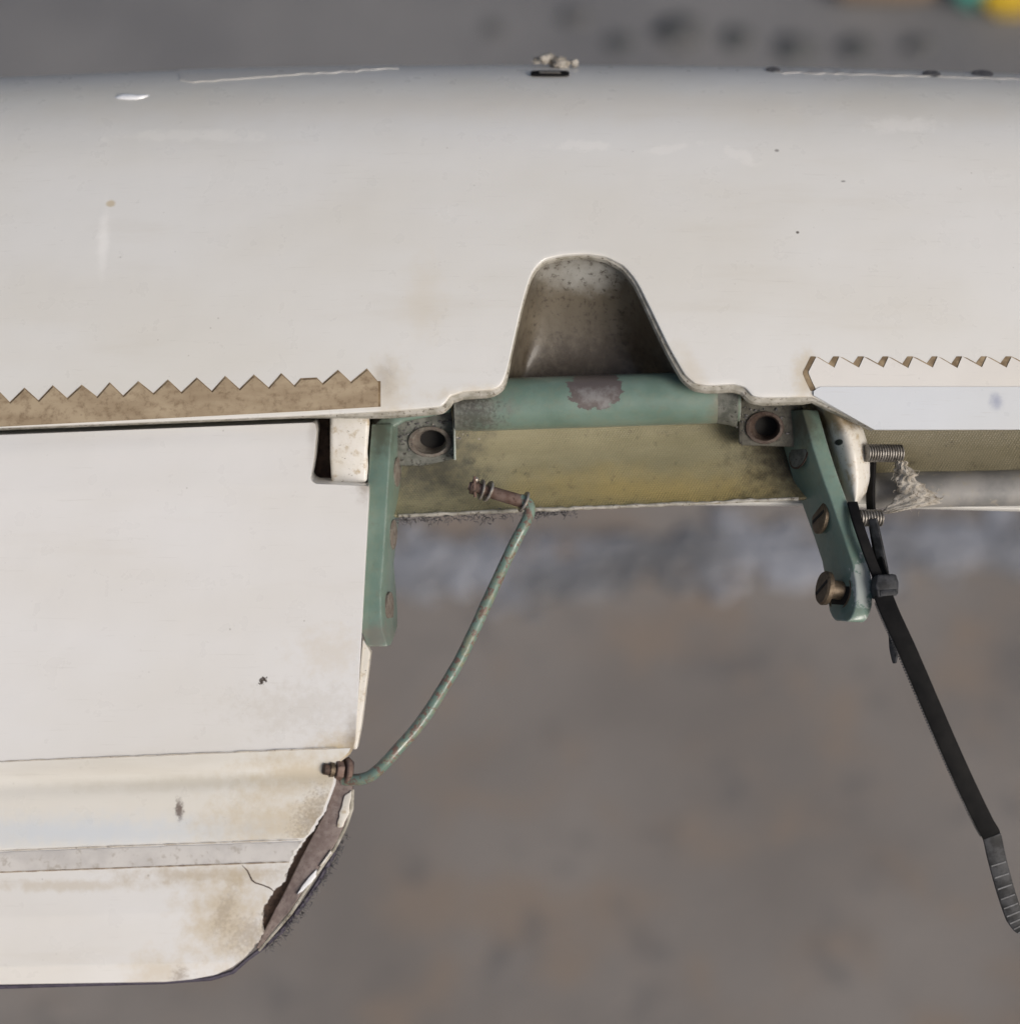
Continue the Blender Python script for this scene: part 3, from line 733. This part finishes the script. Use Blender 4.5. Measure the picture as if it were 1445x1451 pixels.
# corner bolt with nut and washers
ax = D(-.93, .12, -.35); bc = P(486, 1092, FD(1092)+1.5)
hexs = lambda r: r
m = MB(); m.lathe(bc, ax, [(-2, 3.6), (-1.3, 3.9), (-.8, 3.9), (-.4, 3.6)], 20); m.build('washer', M['rust'], flap)
m = MB(); m.lathe(bc+unit(ax)*.2, ax, [(0, 3.0), (2.0, 3.0), (2.3, 2.6)], 6); m.build('nut', M['rust'], flap, bevel=.2)
m = MB(); m.lathe(bc+unit(ax)*1.2, ax, [(0, 1.7), (4.6, 1.7), (4.9, 1.3), (4.9, 0)], 14); m.build('bolt_end', M['rust_or_shade'], flap)
m = MB(); m.lathe(bc+unit(ax)*2.9, ax, [(0, 2.2), (1.2, 2.2), (1.2, 1.8)], 14); m.build('washer', M['bronze'], flap)

# ---------------------------------------------------------------- green bracket in the bay
bracket = thing('hinge_bracket', P(830, 590, 24), 'chipped green steel bracket with cross tube and two arms in the wing bay', 'bracket')
tl, tr_ = P(644, 575, 18), P(1046, 562, 18)
m = MB(); m.tube([tl+(tr_-tl)*t for t in np.linspace(0, 1, 30)], [8.0 if .04 < t < .96 else 7.6 for t in np.linspace(0, 1, 30)], 40)
tube = m.build('cross_tube', M['green'], bracket, sharp=60)
m = MB(); q = tr_-7*unit(tr_-tl); m.lathe(q, tr_-tl, [(0, 8.05), (1, 8.15), (3, 8.5), (5.5, 9.2), (6, 9.2)], 32); m.build('weld_collar', M['green_dusty'], bracket)
def foot(poly, d0, th, hc, hr, mat, ringm, dz=0, off=np.zeros(2)):
    """plate with a real round hole: outer outline joined to a ring"""
    n_ = 48; outer = []
    c = np.array(hc, float)
    for k in range(n_):
        a = 2*math.pi*k/n_; dr = np.array([math.cos(a), math.sin(a)]); best = 1e9
        for i in range(len(poly)):
            p, q = np.array(poly[i], float), np.array(poly[(i+1) % len(poly)], float); e = q-p
            den = dr[0]*e[1]-dr[1]*e[0]
            if abs(den) < 1e-9: continue
            t = ((p-c)[0]*e[1]-(p-c)[1]*e[0])/den; s_ = ((p-c)[0]*dr[1]-(p-c)[1]*dr[0])/den
            if t > 0 and -1e-6 <= s_ <= 1+1e-6: best = min(best, t)
        outer.append(c+dr*best)
    inner = [c+np.array([hr[0]*math.cos(2*math.pi*k/n_), hr[1]*math.sin(2*math.pi*k/n_)]) for k in range(n_)]
    f = lambda ps, d: [P(x, y, d+dz*(y-hc[1])) for x, y in ps]
    m = MB(); m.grid([f(outer, d0+th), f(outer, d0), f(inner, d0), f(inner, d0+th)], close=True)
    pl_ = m.build('mounting_plate', mat, bracket, bevel=.4)
    m = MB()
    sc = lambda k: [c+(p-c)*k for p in inner]
    m.grid([f(sc(1.30), d0+.1), f(sc(1.26), d0-.9), f(sc(1.05), d0-1.2), f(sc(.97), d0-.7), f([p+off*.5 for p in sc(.86)], d0+th*.5), f([p+off for p in sc(.74)], d0+th+1)], close=True)
    m.build('eyelet', ringm, bracket)
    m = MB(); m.prism(f([p+off for p in sc(.75)], d0+th+.8), .6*F); m.build('hole_shade', M['black'], bracket)  # black disc put in for the shade inside the hole
foot([(554, 588), (640, 580), (646, 650), (600, 660), (560, 660)], 21.5, 4, (609, 626), (24, 17), M['green_dusty'], M['ring'], 0, np.array([4., -4.]))
foot([(1046, 566), (1128, 564), (1150, 600), (1146, 634), (1046, 631)], 19.5, 5, (1083, 606), (21, 18), M['block_dark'], M['rust_ring'], 0, np.array([2., -2.]))
# thin green flange beside the left plate
m = MB(); px_prism(m, [(641, 562), (645, 562), (646, 652), (643, 652)], 16, 23); m.build('flange', M['green'], bracket, bevel=.2)
m = MB(); px_prism(m, [(530, 604), (540, 592), (560, 587), (640, 572), (640, 584), (575, 597), (558, 606), (555, 640), (530, 640)], 15.5, 22); m.build('flange', M['green_arm'], bracket, bevel=.8)

# left arm: front edge strip in view, side face turned right
def arm(front, W, width_pts, Tvec, d_of, name, mat, bev):
    """front: pixel points down the front visible edge; each carries a width along W; the plate is extruded by Tvec"""
    outer = [P(x, y, d_of(y)) for x, y in front]
    back = [o+W*wd for o, wd in zip(outer, width_pts)]
    m = MB(); n_ = len(outer)
    rows = [outer, back, [p+Tvec for p in back], [p+Tvec for p in outer]]
    ids = m.grid(rows+[rows[0]])
    for k in (0, n_-1): m.face([ids[r][k] for r in range(4)])
    return m.build(name, mat, bracket, bevel=bev)
Wl = unit(D(.17, 0, .985)); Tl = 6.4*D(-1, -.02, .1)
dl = lambda y: interp(y, [(600, 14), (917, -6)])
frontL = [(556, 600), (553, 640), (550, 690), (547, 740), (543, 800), (540, 838), (540, 870), (542, 893), (546, 905), (549, 916)]
armL = arm(frontL, Wl, [16, 20, 20, 18, 15, 21, 23, 21, 13, 5], Tl, dl, 'arm', M['green_arm'], .5)
Nl = unit(np.cross(Wl, D(-.045, -1, -.06))); Nl = Nl if np.dot(Nl, X) > 0 else -Nl
for y, fx, r in [(668, 551.5, 4.6), (758, 545.8, 4.6), (866, 540, 5.4)]:
    c = P(fx, y, dl(y))+Wl*11.0
    m = MB(); m.lathe(c-Nl*.5, Nl, [(0, r), (.75, r), (.9, r*.9), (.9, 0)], 24); m.build('bushing', M['ring'], armL)

# right arm: leans outward, side face turned left
Wr = unit(D(-.42, 0, .91)); Nr = unit(D(-.90, .22, -.415)); Tr = 5.3*D(.97, -.05, .24)
dr_ = lambda y: interp(y, [(575, 14), (875, -8)])
frontR = [(1136, 580), (1152, 636), (1166, 679), (1175, 703), (1195, 761), (1207, 797), (1212, 824), (1213, 842), (1212, 857), (1209, 868), (1205, 876), (1200, 881)]
armR = arm(frontR, Wr, [14, 17, 17.5, 17.5, 17, 17, 17, 16.5, 15.5, 13.5, 10.5, 6.5], Tr, dr_, 'arm', M['green_arm'], .5)
def on_right(y, wd):
    x = interp(y, [(p[1], p[0]) for p in frontR]); return P(x, y, dr_(y))+Wr*wd
NS_ = unit(D(-.955, .16, -.25))
def screw(c, r, hh, slot_ang, mat, stand=0.0, rs=None, parent=None, slot=True, NS_=NS_):
    if stand:
        m = MB(); m.lathe(c-NS_*2, NS_, [(0, rs), (2+stand+.5, rs), (2+stand+.6, 0)], 20); m.build('bolt_shank', M['bronze'], parent)
    m = MB(); b = c+NS_*stand
    u = unit(np.cross(NS_, [0, .3, 1])); v = np.cross(NS_, u)
    n_ = 32; w_ = .16
    m.lathe(b, NS_, [(-.6, r*.96), (hh*.55, r), (hh, r*.90), (hh+.01, r*.0)], n_); o = m.build('screw_head', mat, parent, sharp=45)
    if not slot: return
    dx = u*math.cos(slot_ang)+v*math.sin(slot_ang); dy = np.cross(NS_, dx)
    m = MB(); m.box(b+NS_*(hh-.12), dx*r*.80, dy*r*.10, NS_*.25); m.build('slot', M['black'], parent)
m = MB(); m.lathe(on_right(640, 9)-Nr*.2, Nr, [(0, 5.3), (.24, 5.3), (.24, 4.7)], 28); m.build('screw_seat', M['rust_or_shade'], armR)
screw(on_right(640, 9), 4.7, .30, 1.0, M['green_dusty'], parent=armR, slot=False, NS_=Nr)
screw(on_right(733, 9), 5.2, .9, 1.2, M['bronze'], parent=armR)
c = on_right(841, 8.8)
m = MB(); m.lathe(c-Nr*.3, Nr, [(0, 5.9), (.55, 5.9), (.65, 5.5), (.35, 4.9)], 28); m.build('bushing', M['bronze'], armR)
m = MB(); m.lathe(c-Nr*.3, Nr, [(0, 5.0), (.45, 4.95), (.45, 0)], 28); m.build('hole_shade', M['black'], armR)  # black disc painted as the shade of an open recess
screw(c+D(0, .6, 0), 5.2, 1.5, 1.3, M['bronze'], stand=4.6, rs=2.9, parent=armR)
# threaded bolt ends on the far side
def thread(p0, ax, length, r, pitch, mat):
    ax = unit(ax); prof = []
    k = 0; h = 0
    while h < length: prof += [(h, r*.80), (h+pitch*.28, r), (h+pitch*.55, r), (h+pitch*.8, r*.8)]; h += pitch
    prof += [(length+.2, r*.7), (length+.2, 0)]
    m = MB(); m.lathe(p0, ax, prof, 22); return m.build('threaded_end', mat, bracket, sharp=60)
AX = D(.96, .0, .28)
thread(P(1226, 642, 8), AX, 11.8, 2.75, .85, M['steel'])
thread(P(1212, 734, 5), AX, 8.0, 2.6, .95, M['steel'])

# ---------------------------------------------------------------- bent green rod
rodt = thing('bent_rod', P(505, 1104, FD(1100)), 'thin bent green rod with chipped paint reaching from flap corner to a rusty pin', 'rod')
rp = [(488, 1105, 3), (500, 1105, 1), (512, 1104, 0), (524, 1100, -1), (535, 1092, -2), (548, 1079, -3), (564, 1061, -3), (585, 1038, -2), (606, 1010, -1), (628, 975, 0), (650, 938, 1), (672, 893, 2), (692, 849, 3), (710, 810, 4), (726, 776, 5), (740, 749, 5), (748, 733, 6), (750.5, 722, 6.2), (748, 714, 6.5), (742, 709.5, 7), (738, 708, 7.2)]
def fd2(x, y): return interp(y, [(700, -2), (1105, FD(1105))])
pa = [P(x, y, fd2(x, y)+dd) for x, y, dd in rp]
dense = []
for i in range(len(pa)-1):
    for k in range(4):
        t = k/4; p0 = pa[max(i-1, 0)]; p1 = pa[i]; p2 = pa[i+1]; p3 = pa[min(i+2, len(pa)-1)]
        dense.append(.5*((2*p1)+(-p0+p2)*t+(2*p0-5*p1+4*p2-p3)*t*t+(-p0+3*p1-3*p2+p3)*t**3))
dense.append(pa[-1])
m = MB(); m.tube(dense, [1.75+random.uniform(-.05, .05) for _ in dense], 14); m.build('rod', M['green_rod'], rodt, sharp=80)
pin0, pin1 = P(741, 711, 5), P(664, 688, 5); pax = unit(pin1-pin0); pl_len = np.linalg.norm(pin1-pin0)
m = MB(); m.lathe(pin0, pax, [(0, 2.0), (9.5, 1.9), (10, 1.6), (pl_len-1, 1.6), (pl_len, 1.2), (pl_len, 0)], 16); m.build('pin', M['rust'], rodt)
def wash(h, r, th, tiltv, nm='washer', mat='washer', seg=26):
    a = unit(pax+tiltv); m = MB(); b = pin0+pax*h
    rows = []
    u = unit(np.cross(a, [0, .4, .9])); v = np.cross(a, u)
    for rr, hh in ((1.9, 0), (r*.96, 0), (r, th*.5), (r*.96, th), (1.9, th)):
        rows.append([b+a*hh+rr*(math.cos(2*math.pi*k/seg)*u+math.sin(2*math.pi*k/seg)*v) for k in range(seg)])
    m.grid(rows+[rows[0]], close=True); m.build(nm, M[mat], rodt)
wash(-.6, 3.4, .7, D(.0, .15, -.25)); wash(10.6, 3.3, .7, D(0, .1, -.35)); wash(12.8, 3.2, .6, D(.1, -.1, -.25))
m = MB(); m.lathe(pin0+pax*14.2, pax, [(0, 2.3), (2.2, 2.3)], 6); m.build('nut', M['rust_or_shade'], rodt, bevel=.2)
m = MB(); c = pin0+pax*14.8+D(0, 2.4, -.6); blob(m, c, 1.0, 1.0, 1.0, 12, 8, .03); m.build('ball_end', M['washer'], rodt)
m = MB(); m.tube([pin0+pax*15.2+D(0, 3.2, -1), pin0+pax*15.2+D(0, 0, -1.9), pin0+pax*15.2+D(.2, -2.8, -.6)], .5, 8); m.build('cotter', M['rust'], rodt)

# ---------------------------------------------------------------- cable ties
def strap(m, path, wid, th, widths=None):
    """path of (point, side direction); a flat strap"""
    rows = []
    for i, (p, s_) in enumerate(path):
        t = unit(path[min(i+1, len(path)-1)][0]-path[max(i-1, 0)][0]); s_ = unit(s_-t*np.dot(s_, t)); n_ = np.cross(t, s_)
        h = (widths[i] if widths else wid)/2
        rows.append([p-s_*h-n_*th/2, p+s_*h-n_*th/2, p+s_*h+n_*th/2, p-s_*h+n_*th/2])
    ids = m.grid(rows, close=True); m.face(ids[0]); m.face(ids[-1][::-1])
def densify(pts, k=6):
    out = []
    for i in range(len(pts)-1):
        for q in range(k):
            t = q/k; p0, p1, p2, p3 = (np.array(pts[min(max(j, 0), len(pts)-1)], float) for j in (i-1, i, i+1, i+2))
            out.append(.5*((2*p1)+(-p0+p2)*t+(2*p0-5*p1+4*p2-p3)*t*t+(-p0+3*p1-3*p2+p3)*t**3))
    out.append(np.array(pts[-1], float)); return out
tie = thing('cable_tie', P(1253, 832, -6), 'black nylon cable tie looped round the right arm with its long tail hanging down', 'cable tie')
sd1 = D(.95, .15, .25)
m = MB()
loop1 = [(1207, 712, 4), (1213, 735, 0), (1222, 762, -3), (1232, 790, -4), (1243, 818, -5)]
strap(m, [(P(*q), sd1) for q in densify(loop1)], 3.1, 1.1); m.build('loop_strap', M['nylon'], tie, bevel=.2)
m = MB()
loop2 = [(1236, 632, 12), (1234, 670, 13), (1233, 712, 13), (1238, 752, 10), (1246, 796, 3), (1254, 822, -3)]
strap(m, [(P(*q), D(.55, .1, -.8)) for q in densify(loop2)], 3.1, 1.1); m.build('loop_strap', M['nylon'], tie, bevel=.2)
# head
hc = P(1253, 832, -6); hx, hy = unit(D(.97, .05, .2)), unit(D(-.05, 1, .15)); hz = np.cross(hx, hy)
m = MB()
m.prism([hc+hx*a+hy*b-hz*2.6 for a, b in ((-3.4, -3.2), (3.2, -2.6), (3.6, 1.0), (3.0, 3.4), (-3.0, 3.6), (-3.8, .5))], hz*5.2); m.build('tie_head', M['nylon_worn'], tie, bevel=.5)
m = MB(); m.box(hc+hy*3.3-hz*.2, hx*2.5, hy*.35, hz*1.6); m.build('head_lip', M['nylon'], tie, bevel=.15)
m = MB(); m.box(hc-hy*2.0-hz*-2.4, hx*2.6, hy*.9, hz*.5); m.build('head_lip', M['nylon_worn'], tie, bevel=.15)
tail = [(1250, 842, -8), (1262, 872, -10), (1285, 922, -12), (1313, 987, -13), (1341, 1052, -13), (1368, 1112, -12), (1393, 1164, -10), (1404, 1184, -9), (1411, 1214, -7), (1421, 1252, -5), (1431, 1284, -3), (1440, 1308, -2), (1447, 1322, -1)]
path = densify(tail, 8); ns = len(path)
body = path[:57]; tip = path[56:]
sdv = D(.93, .30, .05)
m = MB(); strap(m, [(P(*q), sdv) for q in body], 5.5, 1.25); m.build('tail_strap', M['nylon'], tie, bevel=.25)
wt = [5.5*interp(i/(len(tip)-1), [(0, 1), (.72, .95), (.88, .66), (1, .16)]) for i in range(len(tip))]
m = MB(); strap(m, [(P(*q), sdv) for q in tip], 5.2, 1.2, wt); tp = m.build('tail_tip', M['nylon_worn'], tie, bevel=.2)
# moulded ribs: serrations on the strap's edge, raised bars on the tip
m = MB()
for i in range(3, len(body)-2):
    for sub in (0, .5):
        q = body[i]*(1-sub)+body[i+1]*sub
        m.box(P(*q)-unit(sdv)*2.8+.1*F, unit(sdv)*.42, (P(*body[i+1])-P(*body[i]))*.14, F*.5)
m.build('edge_teeth', M['nylon_worn'], tie)
L = sum(np.linalg.norm(P(*tip[i+1])-P(*tip[i])) for i in range(len(tip)-1))
for k in range(9):
    f = 10+k*3.4; i = int(f)
    if i+1 >= len(tip): break
    q = tip[i]*(1-(f-i))+tip[i+1]*(f-i); t = unit(P(*tip[i+1])-P(*tip[i])); s_ = unit(sdv-t*np.dot(sdv, t)); n_ = np.cross(t, s_)
    n_ = n_ if np.dot(n_, F) < 0 else -n_
    m = MB(); m.box(P(*q)+n_*.62, s_*wt[i]*.42, t*.22, n_*.16); m.build('rib', M['nylon_scuff'], tie)
tie2 = thing('cable_tie', P(1262, 850, 4), 'short narrow end of a second cable tie hanging behind the tie head', 'cable tie')
t2 = densify([(1236, 735, 3), (1246, 780, 3), (1254, 820, 4), (1260, 860, 5), (1264, 890, 6), (1266, 918, 6), (1267, 940, 6)], 5)
m = MB(); strap(m, [(P(*q), D(.8, 0, -.6)) for q in t2], 2.6, 1.0, [2.8*interp(i/(len(t2)-1), [(0, 1), (.85, 1), (1, .3)]) for i in range(len(t2))])
m.build('strap', M['nylon_worn'], tie2, bevel=.15)
for k in range(5):
    m = MB(); q = t2[16+int(k*2.2)]; m.box(P(*q)+D(-.2, 0, -.55), unit(D(.8, 0, -.6))*1.1, U*.2, F*.15); m.build('rib', M['nylon_worn'], tie2)

# ---------------------------------------------------------------- lint and dirt
random.seed(3); np.random.seed(3)
m = MB(); c0 = P(1296, 692, 10)
LE = [(652, 1266), (668, 1269), (684, 1271), (700, 1274), (712, 1262), (722, 1254), (728, 1250)]
RE = [(652, 1280), (664, 1293), (680, 1301), (694, 1318), (706, 1334), (714, 1330), (720, 1296), (728, 1256)]
fr, bk = [], []
for y in np.linspace(652, 728, 30):
    a, b = interp(y, LE)+random.uniform(-3, 3), interp(y, RE)+random.uniform(-5, 4)
    row = [P(a+(b-a)*t+random.uniform(-.3, .3), y+random.uniform(-.4, .4), 11.5-1.8*math.sin(t*3.1)+.9*math.sin(y*.33+t*7)*math.sin(y*.17+t*13)+random.gauss(0, .13)) for t in np.linspace(0, 1, 16)]
    fr.append(row); bk.append([p+F*1.2 for p in row])
m.shell(fr, bk)
for k in range(20):
    y = random.uniform(654, 726); x = random.choice([interp(y, LE), interp(y, RE), random.uniform(1266, 1310)])
    fuzz(m, P(x, y, 10.6), (1.7, 1.3, .8), 1, .09)
tag(m.build('fibre_tuft', M['lint'], sharp=180), 'ragged pale grey flake of matted fibres stuck below the upper threaded bolt end', 'fibre tuft')
def crumbs(poly_c, n_, spread, size, d, name, mat, label, cat):
    m = MB()
    for k in range(n_):
        px = poly_c[0]+random.gauss(0, spread[0]); py = poly_c[1]+random.gauss(0, spread[1]); r = size*random.uniform(.4, 1.3)
        if ((px-609)/27)**2+((py-626)/20)**2 < 1 or ((px-1083)/24)**2+((py-606)/20)**2 < 1: continue
        blob(m, P(px, py, d(px, py)), r*random.uniform(.8, 2), r, r, 6, 4, .35)
    o = m.build(name, mat); o['kind'] = 'stuff'; o['label'] = label; o['category'] = cat
crumbs((600, 610), 70, (24, 14), .30, lambda x, y: 21.3, 'dirt_crumbs', M['lint_dark'], 'dark dirt crumbs scattered round the hole of the left mounting plate', 'dirt')
crumbs((1080, 590), 60, (26, 14), .28, lambda x, y: 19.2, 'dirt_crumbs', M['lint_dark'], 'dark dirt crumbs scattered over the rusty right mounting block', 'dirt')
crumbs((625, 620), 26, (28, 16), .25, lambda x, y: 21.2, 'dust_flakes', M['lint'], 'pale dust flakes scattered round the hole of the left mounting plate', 'dust')
# fringe of dark fibres below the cove rim
m = MB()
for k in range(260):
    x = random.choice([random.uniform(-34, 5), random.uniform(5, 20), random.uniform(-34, -5)]); p = cove_pt(x, -29, 17)+D(0, random.uniform(-1.2, .2), random.uniform(-.4, .8))
    fuzz(m, p, (2, 1.0, 1), 1, .13)
o = m.build('fibre_fringe', M['lint_dark']); o['kind'] = 'stuff'; o['label'] = 'dark fibres hanging along the lower rim of the bay'; o['category'] = 'fibres'

for o in bpy.data.objects:
    if '_o' in o: del o['_o']
